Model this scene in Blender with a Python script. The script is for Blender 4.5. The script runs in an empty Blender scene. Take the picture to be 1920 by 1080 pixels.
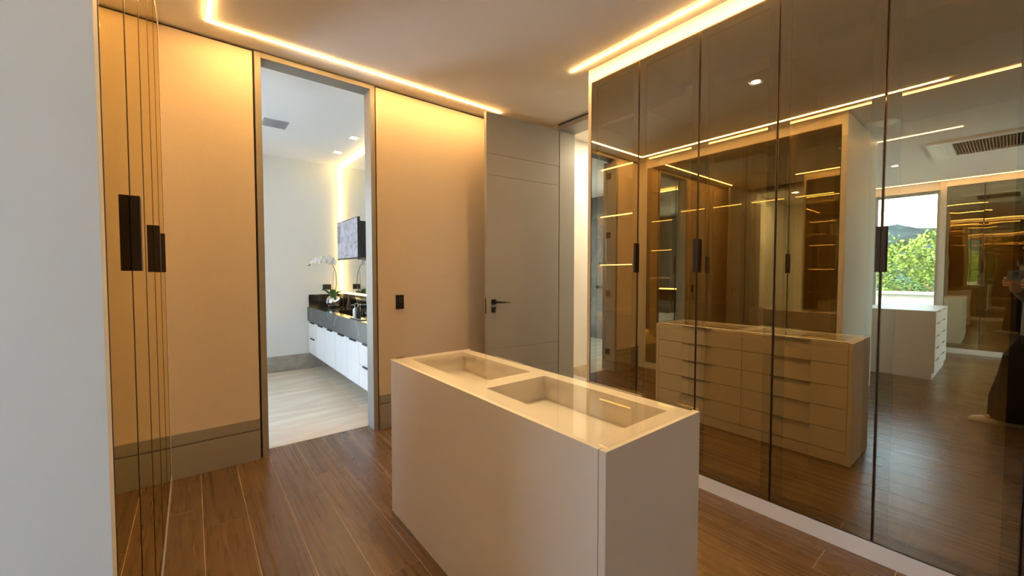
import bpy, bmesh, math, random
from mathutils import Vector, Matrix, noise
random.seed(7)
R = math.radians
sc = bpy.context.scene
COL = sc.collection

# ------------------------------------------------------------------ camera
CAM_Z = 1.38
cd = bpy.data.cameras.new('camera'); cam = bpy.data.objects.new('camera', cd); COL.objects.link(cam)
cd.sensor_width = 36.0; cd.lens = 750.77 / 1920 * 36.0; cd.clip_start = 0.01; cd.clip_end = 500
cam.location = (0, 0, CAM_Z)
cam.rotation_euler = (R(90 - 2.04), 0, R(-38.634))
sc.camera = cam
# ------------------------------------------------------------------ world, sun, portals, exposure
wd = bpy.data.worlds.new('world'); sc.world = wd; wd.use_nodes = True
wn = wd.node_tree; wn.nodes.clear()
sky = wn.nodes.new('ShaderNodeTexSky'); sky.sky_type = 'NISHITA'; sky.sun_disc = False
sky.sun_elevation = R(55); sky.sun_rotation = R(90); sky.air_density = 1.0; sky.dust_density = 1.6
bgn = wn.nodes.new('ShaderNodeBackground'); bgn.inputs['Strength'].default_value = 4.0
wo = wn.nodes.new('ShaderNodeOutputWorld')
wn.links.new(sky.outputs[0], bgn.inputs[0]); wn.links.new(bgn.outputs[0], wo.inputs[0])
sd = bpy.data.lights.new('sun', 'SUN'); sd.energy = 38; sd.angle = R(0.6); sd.color = (1, .95, .86)
so = bpy.data.objects.new('sun', sd); COL.objects.link(so)
so.rotation_euler = Vector((-0.42, -0.30, -1.0)).to_track_quat('-Z', 'Y').to_euler()
def portal(loc, look, sx, sy):
    l = bpy.data.lights.new('window_portal', 'AREA'); l.shape = 'RECTANGLE'; l.size = sx; l.size_y = sy
    l.cycles.is_portal = True
    o = bpy.data.objects.new('window_portal', l); COL.objects.link(o); o.location = loc
    o.rotation_euler = Vector(look).to_track_quat('-Z', 'Y').to_euler()
portal((-5.62, 1.28, 1.55), (1, 0, 0), 1.1, 2.8)
portal((-3.95, -3.06, 1.47), (0, 1, 0), 2.6, 2.9)
portal((-.7, 6.53, 1.5), (0, -1, 0), 1.5, 2.8)
portal((-1.85, 4.41, 1.68), (1, 0, 0), 1.5, 2.5)
sc.view_settings.view_transform = 'Standard'; sc.view_settings.look = 'None'
sc.view_settings.gamma = 1.0; sc.view_settings.use_curve_mapping = False
sc.view_settings.exposure = 0.15
sc.cycles.use_denoising = True
sc.cycles.glossy_bounces = 10; sc.cycles.max_bounces = 14; sc.cycles.transparent_max_bounces = 24
sc.cycles.diffuse_bounces = 8; sc.cycles.sample_clamp_indirect = 10.0
LED_WARM = (1.0, 0.535, 0.165); LED_POWER = 125.0; SHELF_LED = 15.0

# ------------------------------------------------------------------ dimensions (metres)
W, L, D, H = 2.524, -0.132, 3.477, 3.004      # right doors, left doors, back wall, ceiling
WD = 3.16                                     # wall with the second doorway
BF, BM = 6.41, 1.82                           # bathroom far wall, bathroom mirror wall

# ------------------------------------------------------------------ materials
MATS = {}
class NT:
    def __init__(s, name):
        s.m = bpy.data.materials.new(name); s.m.use_nodes = True; s.t = s.m.node_tree; s.t.nodes.clear()
        s.out = s.n('ShaderNodeOutputMaterial'); MATS[name] = s.m
    def n(s, typ, ins=None, **kw):
        nd = s.t.nodes.new(typ)
        for k, v in kw.items(): setattr(nd, k, v)
        for k, v in (ins or {}).items(): s.set(nd, k, v)
        return nd
    def set(s, nd, k, v):
        if isinstance(v, bpy.types.NodeSocket): s.t.links.new(v, nd.inputs[k])
        else:
            if isinstance(v, tuple) and len(v) == 3 and nd.inputs[k].type == 'RGBA': v = (*v, 1)
            nd.inputs[k].default_value = v
    def end(s, sh): s.t.links.new(sh, s.out.inputs[0]); return s.m
    def ramp(s, fac, stops):
        r = s.n('ShaderNodeValToRGB'); s.set(r, 0, fac); e = r.color_ramp.elements
        while len(e) < len(stops): e.new(.5)
        for el, (p, c) in zip(e, stops): el.position = p; el.color = (*c, 1)
        return r.outputs[0]
    def math(s, op, a, b=0.0, c=None):
        m = s.n('ShaderNodeMath', operation=op); s.set(m, 0, a); s.set(m, 1, b)
        if c is not None: s.set(m, 2, c)
        return m.outputs[0]

def pbr(name, col, rough=.5, metal=0, spec=.5, bump=None, var=None, coat=0):
    """bump=(scale,strength), var=(scale,amount): fine relief and slight colour mottling"""
    t = NT(name); p = t.n('ShaderNodeBsdfPrincipled', {'Base Color': col, 'Roughness': rough, 'Metallic': metal, 'Specular IOR Level': spec, 'Coat Weight': coat})
    if bump or var: tc = t.n('ShaderNodeTexCoord')
    if var:
        nz = t.n('ShaderNodeTexNoise', {'Vector': tc.outputs['Object'], 'Scale': var[0], 'Detail': 4.0})
        lo = tuple(c * (1 - var[1]) for c in col); hi = tuple(min(1, c * (1 + var[1])) for c in col)
        t.set(p, 'Base Color', t.ramp(nz.outputs[0], [(.3, lo), (.7, hi)]))
    if bump:
        nz = t.n('ShaderNodeTexNoise', {'Vector': tc.outputs['Object'], 'Scale': bump[0], 'Detail': 3.0})
        b = t.n('ShaderNodeBump', {'Height': nz.outputs[0], 'Strength': bump[1], 'Distance': .002}); t.set(p, 'Normal', b.outputs[0])
    return t.end(p.outputs[0])

pbr('ceiling_paint', (.86, .85, .84), .9, spec=.2, bump=(60, .05))
pbr('bath_paint', (.70, .70, .67), .6, spec=.3, bump=(80, .04))
pbr('white_paint', (.80, .81, .80), .6, spec=.3, bump=(80, .04))
pbr('white_panel', (.78, .80, .81), .45, spec=.4)
pbr('lacquer', (.70, .655, .60), .35, spec=.4)
pbr('lacquer_white', (.80, .79, .78), .35, spec=.4)
pbr('taupe', (.27, .255, .23), .45, spec=.4)
pbr('door_grey', (.315, .318, .318), .5, spec=.35)
pbr('melamine', (.52, .43, .30), .6, spec=.3, var=(9, .06))
pbr('bronze', (.10, .065, .042), .32, metal=.9)
pbr('bronze_dark', (.035, .022, .014), .45, metal=.6)
pbr('black_metal', (.012, .012, .013), .4, spec=.4)
pbr('black_plastic', (.012, .013, .015), .3, spec=.4)
pbr('shadow_gap', (.05, .042, .035), .9, spec=.1)
pbr('grout', (.60, .49, .36), .9, spec=.2)
pbr('grout_light', (.62, .60, .56), .9, spec=.2)
pbr('chrome', (.8, .8, .8), .08, metal=1)
pbr('silver', (.72, .72, .73), .12, metal=1)
pbr('aluminium', (.55, .55, .55), .35, metal=1)
pbr('led_profile', (.80, .76, .68), .6)
pbr('vent_grey', (.40, .41, .43), .6)
pbr('ac_white', (.90, .90, .89), .4)
pbr('grille_brown', (.10, .08, .06), .6); pbr('grille_slat', (.36, .31, .25), .6)
pbr('leaf_green', (.10, .20, .045), .35, var=(12, .3))
pbr('stem_brown', (.16, .12, .05), .6)
pbr('petal_white', (.86, .86, .84), .55, spec=.2)
pbr('petal_lip', (.75, .55, .25), .5)
pbr('moss', (.14, .13, .06), .9, bump=(120, .8))
pbr('terrace', (.70, .69, .66), .8, var=(3, .08)); pbr('parapet', (.20, .22, .21), .8, var=(3, .08))
pbr('lawn', (.06, .12, .025), .9, var=(2, .35))
pbr('bark', (.10, .075, .05), .9, bump=(20, .6))
pbr('foliage_light', (.11, .175, .035), .6, spec=.2, var=(.9, .35))
pbr('foliage_mid', (.055, .115, .025), .6, spec=.2, var=(.9, .35))
pbr('foliage_far', (.014, .028, .036), .8, spec=.1, var=(.25, .4))
pbr('skin', (.55, .34, .24), .5, spec=.35)
pbr('cloth_black', (.014, .013, .014), .9, spec=.15, bump=(90, .3))
pbr('cloth_grey', (.24, .24, .25), .9, spec=.15, bump=(120, .3))
pbr('shoe_white', (.78, .74, .68), .6)
pbr('hair_brown', (.03, .018, .012), .6, bump=(60, .8))
pbr('eye_dark', (.03, .02, .015), .2)
pbr('lip', (.42, .17, .14), .5)
pbr('phone_dark', (.02, .02, .022), .15, spec=.6)
pbr('ceramic_white', (.80, .79, .76), .25)

# fabric wallpaper: fine woven relief
def wallpaper(name, c0, c1):
    t = NT(name); tc = t.n('ShaderNodeTexCoord')
    mp = t.n('ShaderNodeMapping', {'Vector': tc.outputs['Object'], 'Scale': (90., 90., 420.)}); mq = t.n('ShaderNodeMapping', {'Vector': tc.outputs['Object'], 'Scale': (420., 420., 90.)})
    a = t.n('ShaderNodeTexNoise', {'Vector': mp.outputs[0], 'Scale': 1., 'Detail': 2.}); b = t.n('ShaderNodeTexNoise', {'Vector': mq.outputs[0], 'Scale': 1., 'Detail': 2.})
    s = t.math('ADD', a.outputs[0], b.outputs[0]); s2 = t.math('MULTIPLY', s, .5)
    col = t.ramp(s2, [(.3, c0), (.7, c1)])
    bp = t.n('ShaderNodeBump', {'Height': s2, 'Strength': .25, 'Distance': .001})
    p = t.n('ShaderNodeBsdfPrincipled', {'Base Color': col, 'Roughness': .85, 'Specular IOR Level': .2, 'Normal': bp.outputs[0]})
    t.end(p.outputs[0])
wallpaper('wallpaper', (.58, .495, .40), (.66, .575, .47))

# wood-look porcelain plank
def wood():
    t = NT('wood_plank'); tc = t.n('ShaderNodeTexCoord'); oi = t.n('ShaderNodeObjectInfo')
    off = t.n('ShaderNodeCombineXYZ', {0: t.math('MULTIPLY', oi.outputs['Random'], 37.), 1: t.math('MULTIPLY', oi.outputs['Random'], 91.), 2: 0.})
    va = t.n('ShaderNodeVectorMath', {0: tc.outputs['Object'], 1: off.outputs[0]}, operation='ADD')
    m1 = t.n('ShaderNodeMapping', {'Vector': va.outputs[0], 'Scale': (6., .55, 1.)}); m2 = t.n('ShaderNodeMapping', {'Vector': va.outputs[0], 'Scale': (44., .8, 1.)})
    big = t.n('ShaderNodeTexNoise', {'Vector': m1.outputs[0], 'Scale': 1.2, 'Detail': 3., 'Distortion': 1.4})
    fine = t.n('ShaderNodeTexNoise', {'Vector': m2.outputs[0], 'Scale': 1., 'Detail': 4.})
    rings = t.math('FRACT', t.math('MULTIPLY', big.outputs[0], 7.))
    rings = t.math('ABSOLUTE', t.math('SUBTRACT', rings, .5))
    v = t.math('ADD', t.math('MULTIPLY', rings, .36), t.math('MULTIPLY_ADD', fine.outputs[0], .25, .06))
    v = t.math('ADD', v, t.math('MULTIPLY', t.math('SUBTRACT', oi.outputs['Random'], .5), .22))
    v = t.math('ADD', v, t.math('MULTIPLY', t.math('SUBTRACT', big.outputs[0], .5), .5))
    col = t.ramp(v, [(.0, (.088, .052, .024)), (.22, (.118, .071, .033)), (.42, (.142, .087, .040)), (.7, (.175, .11, .053))])
    bp = t.n('ShaderNodeBump', {'Height': fine.outputs[0], 'Strength': .05, 'Distance': .001})
    ro = t.math('MULTIPLY_ADD', fine.outputs[0], .14, .21)
    p = t.n('ShaderNodeBsdfPrincipled', {'Base Color': col, 'Roughness': ro, 'Specular IOR Level': .65, 'Normal': bp.outputs[0]})
    t.end(p.outputs[0])
wood()

def stone(name, base, vein, vscale, rough, width=.035, mott=.12, stretch=(1, 1, 1)):
    t = NT(name); tc = t.n('ShaderNodeTexCoord')
    mp = t.n('ShaderNodeMapping', {'Vector': tc.outputs['Object'], 'Scale': stretch, 'Rotation': (.5, .4, .7)})
    w = t.n('ShaderNodeTexNoise', {'Vector': mp.outputs[0], 'Scale': vscale, 'Detail': 5., 'Distortion': 1.2})
    d = t.math('ABSOLUTE', t.math('SUBTRACT', w.outputs[0], .5))
    k = t.n('ShaderNodeMapRange', {0: d, 1: 0., 2: width, 3: 1., 4: 0.})
    m = t.n('ShaderNodeTexNoise', {'Vector': mp.outputs[0], 'Scale': vscale * 3, 'Detail': 4.})
    bc = t.ramp(m.outputs[0], [(.3, tuple(c * (1 - mott) for c in base)), (.7, tuple(c * (1 + mott) for c in base))])
    mx = t.n('ShaderNodeMix', data_type='RGBA'); t.set(mx, 0, k.outputs[0]); t.set(mx, 6, bc); t.set(mx, 7, vein)
    p = t.n('ShaderNodeBsdfPrincipled', {'Base Color': mx.outputs[2], 'Roughness': rough}); t.end(p.outputs[0])
stone('marble_black', (.018, .016, .014), (.42, .36, .28), .9, .12, width=.006)
stone('stone_grey', (.075, .075, .073), (.30, .29, .28), .9, .45, width=.005, mott=.06)
stone('tile_beige', (.76, .70, .58), (.64, .55, .42), .8, .3, width=.10, mott=.08, stretch=(.5, 2.6, 1))
stone('tile_taupe', (.30, .275, .235), (.38, .35, .30), 1.2, .5, width=.06)
stone('tile_slate', (.17, .18, .19), (.26, .27, .28), 1.4, .4, width=.05)
stone('tile_hall', (.62, .53, .42), (.52, .43, .33), .9, .35, width=.08)

def emis(name, col, power):
    t = NT(name); e = t.n('ShaderNodeEmission', {'Color': col, 'Strength': power}); t.end(e.outputs[0])
emis('led_warm', LED_WARM, LED_POWER)
emis('led_far', LED_WARM, LED_POWER * .4)
emis('led_shelf', (1, .66, .26), SHELF_LED)
emis('led_bath', (1, .66, .20), 22.)
emis('lamp_white', (1, .93, .82), 55.)
emis('lamp_warm', (1, .80, .52), 60.)

def coated_glass(name, wavy=0.0):
    """smoked bronze reflective glass: partly mirror, partly see-through"""
    t = NT(name)
    fr = t.n('ShaderNodeFresnel', {'IOR': 1.52})
    fac = t.math('MULTIPLY_ADD', fr.outputs[0], .90, .43)
    g = t.n('ShaderNodeBsdfGlossy', {'Color': (.95, .855, .59), 'Roughness': 0.0})
    tr = t.n('ShaderNodeBsdfTransparent', {'Color': (.54, .40, .20)})
    if wavy:
        tc = t.n('ShaderNodeTexCoord'); nz = t.n('ShaderNodeTexNoise', {'Vector': tc.outputs['Object'], 'Scale': 1.6, 'Detail': 1.})
        b = t.n('ShaderNodeBump', {'Height': nz.outputs[0], 'Strength': wavy, 'Distance': .02}); t.set(g, 'Normal', b.outputs[0])
    mx = t.n('ShaderNodeMixShader', {0: fac, 1: tr.outputs[0], 2: g.outputs[0]}); t.end(mx.outputs[0])
coated_glass('smoked_glass'); coated_glass('smoked_glass_wavy', .12)
def clear_glass(name, tint=(1, 1, 1), base=0.0):
    t = NT(name); fr = t.n('ShaderNodeFresnel', {'IOR': 1.5}); f = t.math('ADD', fr.outputs[0], base)
    g = t.n('ShaderNodeBsdfGlossy', {'Color': (1, 1, 1), 'Roughness': 0.0}); tr = t.n('ShaderNodeBsdfTransparent', {'Color': tint})
    mx = t.n('ShaderNodeMixShader', {0: f, 1: tr.outputs[0], 2: g.outputs[0]}); t.end(mx.outputs[0])
clear_glass('clear_glass', (.97, .985, .98)); clear_glass('glass_inner', (1, 1, 1), -1.0)
t = NT('mirror'); g = t.n('ShaderNodeBsdfGlossy', {'Color': (.86, .88, .86), 'Roughness': 0.0}); t.end(g.outputs[0])

def screen():
    t = NT('screen_pattern'); tc = t.n('ShaderNodeTexCoord')  # emissive blue-grey pattern crossed by dark veins
    v = t.n('ShaderNodeTexNoise', {'Vector': tc.outputs['Object'], 'Scale': 4., 'Detail': 5., 'Distortion': 2.0})
    d = t.math('ABSOLUTE', t.math('SUBTRACT', v.outputs[0], .5))
    col = t.ramp(d, [(0., (.09, .10, .13)), (.012, (.22, .23, .30)), (.03, (.34, .37, .47)), (.2, (.42, .46, .58))])
    p = t.n('ShaderNodeBsdfPrincipled', {'Base Color': (.02, .02, .02), 'Roughness': .15, 'Emission Color': col, 'Emission Strength': .95}); t.end(p.outputs[0])
screen()

# ------------------------------------------------------------------ mesh helpers
WORLD = {}     # world origin of each parent (unrotated ones)
class MB:
    def __init__(s): s.v = []; s.f = []; s.mi = []; s.sm = []
    def add(s, vs, fs, mi=0, smooth=False):
        o = len(s.v); s.v += [tuple(v) for v in vs]
        for f in fs: s.f.append(tuple(i + o for i in f)); s.mi.append(mi); s.sm.append(smooth)
        return s
    def box(s, x0, x1, y0, y1, z0, z1, mi=0):
        if x0 > x1: x0, x1 = x1, x0
        if y0 > y1: y0, y1 = y1, y0
        vs = [(x0, y0, z0), (x1, y0, z0), (x1, y1, z0), (x0, y1, z0), (x0, y0, z1), (x1, y0, z1), (x1, y1, z1), (x0, y1, z1)]
        return s.add(vs, [(3, 2, 1, 0), (4, 5, 6, 7), (0, 1, 5, 4), (1, 2, 6, 5), (2, 3, 7, 6), (3, 0, 4, 7)], mi)
    def tube(s, pts, rad, seg=10, cap=True, mi=0, squash=1.0):
        pts = [Vector(p) for p in pts]; n = len(pts)
        rads = rad if isinstance(rad, (list, tuple)) else [rad] * n
        rings = []; up = None
        for i, p in enumerate(pts):
            tdir = (pts[min(i + 1, n - 1)] - pts[max(i - 1, 0)]).normalized()
            if up is None:
                up = Vector((0, 0, 1)) if abs(tdir.z) < .9 else Vector((1, 0, 0))
            a = tdir.cross(up).normalized(); b = a.cross(tdir).normalized(); up = b
            rings.append([p + (a * math.cos(2 * math.pi * k / seg) + b * squash * math.sin(2 * math.pi * k / seg)) * rads[i] for k in range(seg)])
        vs = [v for r in rings for v in r]; fs = []
        for i in range(n - 1):
            for k in range(seg):
                k2 = (k + 1) % seg; fs.append((i * seg + k, i * seg + k2, (i + 1) * seg + k2, (i + 1) * seg + k))
        s.add(vs, fs, mi, True)
        if cap:
            s.add(rings[0], [tuple(range(seg))], mi); s.add(rings[-1], [tuple(reversed(range(seg)))], mi)
        return s
    def loft(s, rings, mi=0, cap=True, smooth=True):
        seg = len(rings[0]); vs = [v for r in rings for v in r]; fs = []
        for i in range(len(rings) - 1):
            for k in range(seg):
                k2 = (k + 1) % seg; fs.append((i * seg + k, i * seg + k2, (i + 1) * seg + k2, (i + 1) * seg + k))
        s.add(vs, fs, mi, smooth)
        if cap:
            s.add(rings[0], [tuple(reversed(range(seg)))], mi, smooth); s.add(rings[-1], [tuple(range(seg))], mi, smooth)
        return s
    def lathe(s, cx, cy, prof, seg=24, mi=0, cap=True):
        rings = [[(cx + r * math.cos(2 * math.pi * k / seg), cy + r * math.sin(2 * math.pi * k / seg), z) for k in range(seg)] for r, z in prof]
        return s.loft(rings, mi, cap)
    def build(s, name, mats, parent=None, local=False, bevel=0.0, origin=None):
        xs = list(zip(*s.v)); mn = [min(a) for a in xs]; mx = [max(a) for a in xs]
        if local: o0 = Vector((0, 0, 0))
        else: o0 = Vector(origin) if origin else Vector(((mn[0] + mx[0]) / 2, (mn[1] + mx[1]) / 2, mn[2]))
        me = bpy.data.meshes.new(name); me.from_pydata([tuple(Vector(v) - o0) for v in s.v], [], s.f)
        mats = mats if isinstance(mats, (list, tuple)) else [mats]
        for m in mats: me.materials.append(MATS[m])
        me.polygons.foreach_set('material_index', s.mi); me.polygons.foreach_set('use_smooth', s.sm); me.update()
        if bevel:
            bm = bmesh.new(); bm.from_mesh(me); bmesh.ops.remove_doubles(bm, verts=bm.verts, dist=1e-5)
            bmesh.ops.bevel(bm, geom=[e for e in bm.edges if e.is_manifold and e.calc_face_angle(0) > .5], offset=bevel, segments=2, affect='EDGES', profile=.6)
            bm.to_mesh(me); bm.free()
        ob = bpy.data.objects.new(name, me); COL.objects.link(ob)
        if parent is not None:
            ob.parent = parent
            ob.location = o0 if local else o0 - WORLD[parent.name]
        else: ob.location = o0
        WORLD[ob.name] = o0 if not local else Vector((0, 0, 0))
        return ob
def box(name, b, mat, parent=None, bevel=0.0, local=False): return MB().box(*b).build(name, mat, parent, local, bevel)
def tag(o, label=None, cat=None, group=None, kind=None):
    for k, v in (('label', label), ('category', cat), ('group', group), ('kind', kind)):
        if v: o[k] = v
    return o
def thing(name, loc, label, cat, group=None, rz=0.0, kind=None):
    o = bpy.data.objects.new(name, None); COL.objects.link(o); o.location = loc; o.rotation_euler = (0, 0, rz); o.empty_display_size = .1
    WORLD[o.name] = Vector(loc); return tag(o, label, cat, group, kind)
def copy_to(src, parent, loc):
    c = src.copy(); COL.objects.link(c); c.parent = parent
    c.location = Vector(loc) - (WORLD[parent.name] if parent else Vector((0, 0, 0))); WORLD[c.name] = Vector(loc); return c
def struct(name, b, mat, label, cat=None, bevel=0.0):
    return tag(MB().box(*b).build(name, mat, None, False, bevel), label, cat, None, 'structure')

# ================================================================== STRUCTURE
# ---- closet floor: grout bed + planks
floor = struct('floor', (-6.0, 3.40, -2.95, 3.625, -.12, -.0012), 'grout', 'wood-look plank floor of the dressing room', 'floor')
PW, GAP, P0 = .2022, .0030, .0191
plank_meshes = {}
def plank(k, y0, y1):
    x0 = P0 + k * PW; ln = round(y1 - y0 - GAP, 3)
    if ln < .02: return
    c = ((x0 + PW / 2), (y0 + y1) / 2, -.0012)
    if ln in plank_meshes:
        copy_to(plank_meshes[ln], floor, c)
    else:
        w2 = (PW - GAP) / 2
        o = MB().box(-w2, w2, -ln / 2, ln / 2, 0, .0012).build('plank', 'wood_plank', None, True)
        o.parent = floor; o.location = Vector(c) - WORLD[floor.name]; plank_meshes[ln] = o
for k in range(-27, 17):
    xm = P0 + (k + .5) * PW
    if xm < -1.45: ylo, yhi = -2.95, 2.70
    elif xm < -.25: ylo, yhi = -2.95, 1.12
    elif xm < W + .06: ylo, yhi = -2.95, 3.622
    else: ylo, yhi = 2.12, 3.622
    if xm < -5.2: yhi = .9
    j = 2.70 if k % 2 == 0 else 2.95
    cuts = [j + .0 - 1.2 * n for n in range(-1, 6)]
    edges = sorted([ylo, yhi] + [c for c in cuts if ylo + .05 < c < yhi - .05])
    for a, b in zip(edges, edges[1:]): plank(k, a, b)

# ---- ceiling
struct('ceiling', (-6.1, 6.0, -3.1, 6.6, H, H + .15), 'ceiling_paint', 'smooth painted ceiling above the whole room', 'ceiling')

# ---- back wall of the closet (skin proud of a dark core, so a shadow gap shows at its rim)
struct('wall_back', (-.80, .374, D, D + .02, 0, 2.986), 'wallpaper', 'beige fabric-papered wall left of the bathroom doorway', 'wall')
struct('wall_back', (1.274, 3.37, D, D + .02, 0, 2.986), 'wallpaper', 'beige fabric-papered wall between the bathroom doorway and the grey door', 'wall')
struct('wall_back_core', (-.80, .390, D + .02, D + .12, 0, H), 'shadow_gap', 'dark shadow gap round the left papered wall', 'wall')
struct('wall_back_core', (1.258, 3.37, D + .02, D + .12, 0, H), 'shadow_gap', 'dark shadow gap round the right papered wall', 'wall')
struct('wall_back_bathroom', (-1.8, .384, D + .12, D + .145, 0, H), 'white_paint', 'white bathroom side of the doorway wall, door side', 'wall')
struct('wall_back_bathroom', (1.264, 3.37, D + .12, D + .145, 0, H), 'white_paint', 'white bathroom side of the doorway wall, vanity side', 'wall')
# skirting, two boards with a groove between
def skirting(name, x0, x1, label):
    t_ = thing(name, ((x0 + x1) / 2, D, 0), label, 'baseboard', kind='structure')
    box('lower_board', (x0, x1, D - .016, D, 0, .219), 'taupe', t_, .002)
    box('groove_strip', (x0, x1, D - .006, D, .219, .227), 'taupe', t_)
    box('upper_board', (x0, x1, D - .016, D, .227, .304), 'taupe', t_, .002)
skirting('baseboard_back', L, .372, 'tall taupe grooved baseboard left of the bathroom doorway')
skirting('baseboard_back', 1.276, WD, 'tall taupe grooved baseboard under the black switch')

# ---- bathroom doorway: door_1
d1 = thing('door_1', (.824, 3.55, 0), 'taupe full-height door frame of the bathroom with its leaf folded back inside', 'door', kind='structure')
for nm, b in (('jamb', (.387, .427, D - .004, 3.628, 0, 2.994)), ('jamb', (1.224, 1.262, D - .004, 3.628, 0, 2.994)), ('head', (.427, 1.224, D - .004, 3.628, 2.957, 2.994))):
    box(nm, b, 'taupe', d1, .002)
lf = thing('leaf', (.432, 3.642, 0), None, None); lf.parent = d1; lf.location = Vector((.432, 3.642, 0)) - WORLD[d1.name]; lf.rotation_euler = (0, 0, R(160))
box('panel', (0, .79, -.036, 0, .01, 2.945), 'door_grey', lf, .002, True)
for z in (2.752, 1.924, 1.101, .268):
    MB().box(.4265, .431, 3.555, 3.634, z - .042, z + .042).build('hinge', 'bronze', d1)

# ---- doorway wall on the right, beyond the wardrobe: door_2
struct('wall_right', (WD, 3.37, 3.142, D, 0, H), 'wallpaper', 'short wall stub between the grey door frame and the back wall', 'wall')
struct('wall_right', (WD + .01, 3.37, -2.95, 2.20, 0, H), 'white_paint', 'wall behind the right wardrobe run', 'wall')
d2 = thing('door_2', (WD, 2.67, 0), 'open grey flush door with black lever and tall grey frame beside the wardrobe', 'door', kind='structure')
box('jamb', (WD - .012, 3.385, 3.108, 3.142, 0, 2.936), 'door_grey', d2, .002)
box('jamb', (WD - .012, 3.385, 2.20, 2.234, 0, 2.936), 'door_grey', d2, .002)
box('head', (WD - .012, 3.385, 2.20, 3.142, 2.936, 2.986), 'door_grey', d2, .002)
box('shadow_gap', (WD, 3.37, 2.20, 3.142, 2.986, H), 'shadow_gap', d2)
HA = Vector((3.132, 3.105, 0)); HB = Vector((2.233, 3.187, 0)); ang = math.atan2((HB - HA).y, (HB - HA).x)
lf2 = thing('leaf', HA, None, None); lf2.parent = d2; lf2.location = HA - WORLD[d2.name]; lf2.rotation_euler = (0, 0, ang)
# local x runs from the hinge to the free edge, local -y is the back (towards the back wall)
LW = (HB - HA).length
zs = [.012, .415, .635, 2.335, 2.542, 2.932]
for i in range(5):
    MB().box(0, LW, -.042, 0, zs[i] + .002, zs[i + 1] - .002).build('panel', 'door_grey', lf2, True, .0015)
MB().box(.003, LW - .003, -.038, -.004, .012, 2.932).build('core', 'taupe', lf2, True)
MB().box(LW - .003, LW + .0015, -.029, -.010, .992, 1.140).build('lock_plate', 'black_metal', lf2, True)
MB().box(.800, .852, 0, .012, 1.078, 1.130).build('rosette', 'black_metal', lf2, True, .002)
mb = MB(); mb.tube([(.826, .012, 1.104), (.826, .05, 1.104)], .010)
mb.loft([[(.836, .043, 1.093), (.836, .058, 1.093), (.836, .058, 1.115), (.836, .043, 1.115)], [(.76, .045, 1.091), (.76, .056, 1.091), (.76, .056, 1.108), (.76, .045, 1.108)], [(.655, .048, 1.090), (.655, .053, 1.090), (.655, .053, 1.094), (.655, .048, 1.094)]], smooth=False)
mb.build('lever', 'black_metal', lf2, True)
MB().box(.803, .852, 0, .012, 1.000, 1.052).build('cylinder_plate', 'black_metal', lf2, True, .002)
mb = MB().tube([(.815, .012, 1.022), (.815, .026, 1.022)], .007); mb.box(.8135, .8165, .020, .034, .998, 1.024)
mb.tube([(.815, .03, .996), (.814, .03, .972), (.818, .03, .94)], [.0025, .002, .0035], 8); mb.build('key', 'aluminium', lf2, True)

# ---- hall beyond the grey door
struct('wall_hall', (3.37, 6.0, 3.345, 3.625, 0, H), 'white_paint', 'warmly lit hall wall seen past the grey door', 'wall')
struct('wall_hall', (5.9, 6.0, .9, 3.345, 0, H), 'white_paint', 'end wall of the hall beyond the grey door', 'wall')
struct('wall_hall', (3.37, 6.0, .9, 1.0, 0, H), 'white_paint', 'near wall of the hall beyond the grey door', 'wall')
struct('floor', (3.40, 6.0, .9, 3.625, -.12, 0), 'tile_hall', 'beige stone floor of the hall beyond the grey door', 'floor')
box('baseboard_hall', (3.386, 5.9, 3.333, 3.345, 0, .235), 'tile_hall')
tag(bpy.data.objects['baseboard_hall'], 'beige stone skirting of the hall wall', 'baseboard', None, 'structure')

# ---- left block and its white end face
struct('wall_left', (-1.50, -.80, 1.124, 2.80, 0, H), 'white_paint', 'wall block behind the left wardrobe run', 'wall')
struct('wall_left_end', (-1.50, L, 1.075, 1.124, 0, H), 'white_panel', 'smooth white end wall close on the left of the picture', 'wall', .001)
# ---- second room
struct('wall_north', (-6.0, -1.50, 2.70, 2.80, 0, H), 'white_paint', 'white wall of the window room behind the left block', 'wall')
wx0, wx1, wy0, wy1, wz0, wz1 = -5.55, -5.34, .84, 1.72, .30, 2.86
mb = MB(); mb.box(wx0, wx1, .72, wy0, 0, H); mb.box(wx0, wx1, wy1, 2.70, 0, H); mb.box(wx0, wx1, wy0, wy1, 0, wz0); mb.box(wx0, wx1, wy0, wy1, wz1, H)
tag(mb.build('wall_window', 'white_paint'), 'white wall round the tall garden window', 'wall', None, 'structure')
def window(name, axis, c0, c1, z0, z1, p, label):
    cx = (c0 + c1) / 2
    w_ = thing(name, (p, cx, z0) if axis == 'x' else (cx, p, z0), label, 'window', kind='structure')
    def bb(a, b, d0, d1, za, zb): return (p + d0, p + d1, a, b, za, zb) if axis == 'x' else (a, b, p + d0, p + d1, za, zb)
    f = .045
    for a, b, za, zb in ((c0, c0 + f, z0, z1), (c1 - f, c1, z0, z1), (c0 + f, c1 - f, z0, z0 + f), (c0 + f, c1 - f, z1 - f, z1)):
        box('window_frame', bb(a, b, -.03, .03, za, zb), 'aluminium', w_, .002)
    box('pane', bb(c0 + f, c1 - f, -.003, .003, z0 + f, z1 - f), 'clear_glass', w_)
window('window_1', 'x', wy0, wy1, wz0, wz1, -5.45, 'tall garden window beside the far wardrobe, seen in the smoked glass')
mb = MB(); mb.box(-6.0, -5.2, -3.05, -2.95, 0, H); mb.box(-2.7, 3.37, -3.05, -2.95, 0, H); mb.box(-5.2, -2.7, -3.05, -2.95, 0, .1); mb.box(-5.2, -2.7, -3.05, -2.95, 2.85, H)
tag(mb.build('wall_front', 'white_paint'), 'white wall behind the camera with a wide window', 'wall', None, 'structure')
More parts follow.
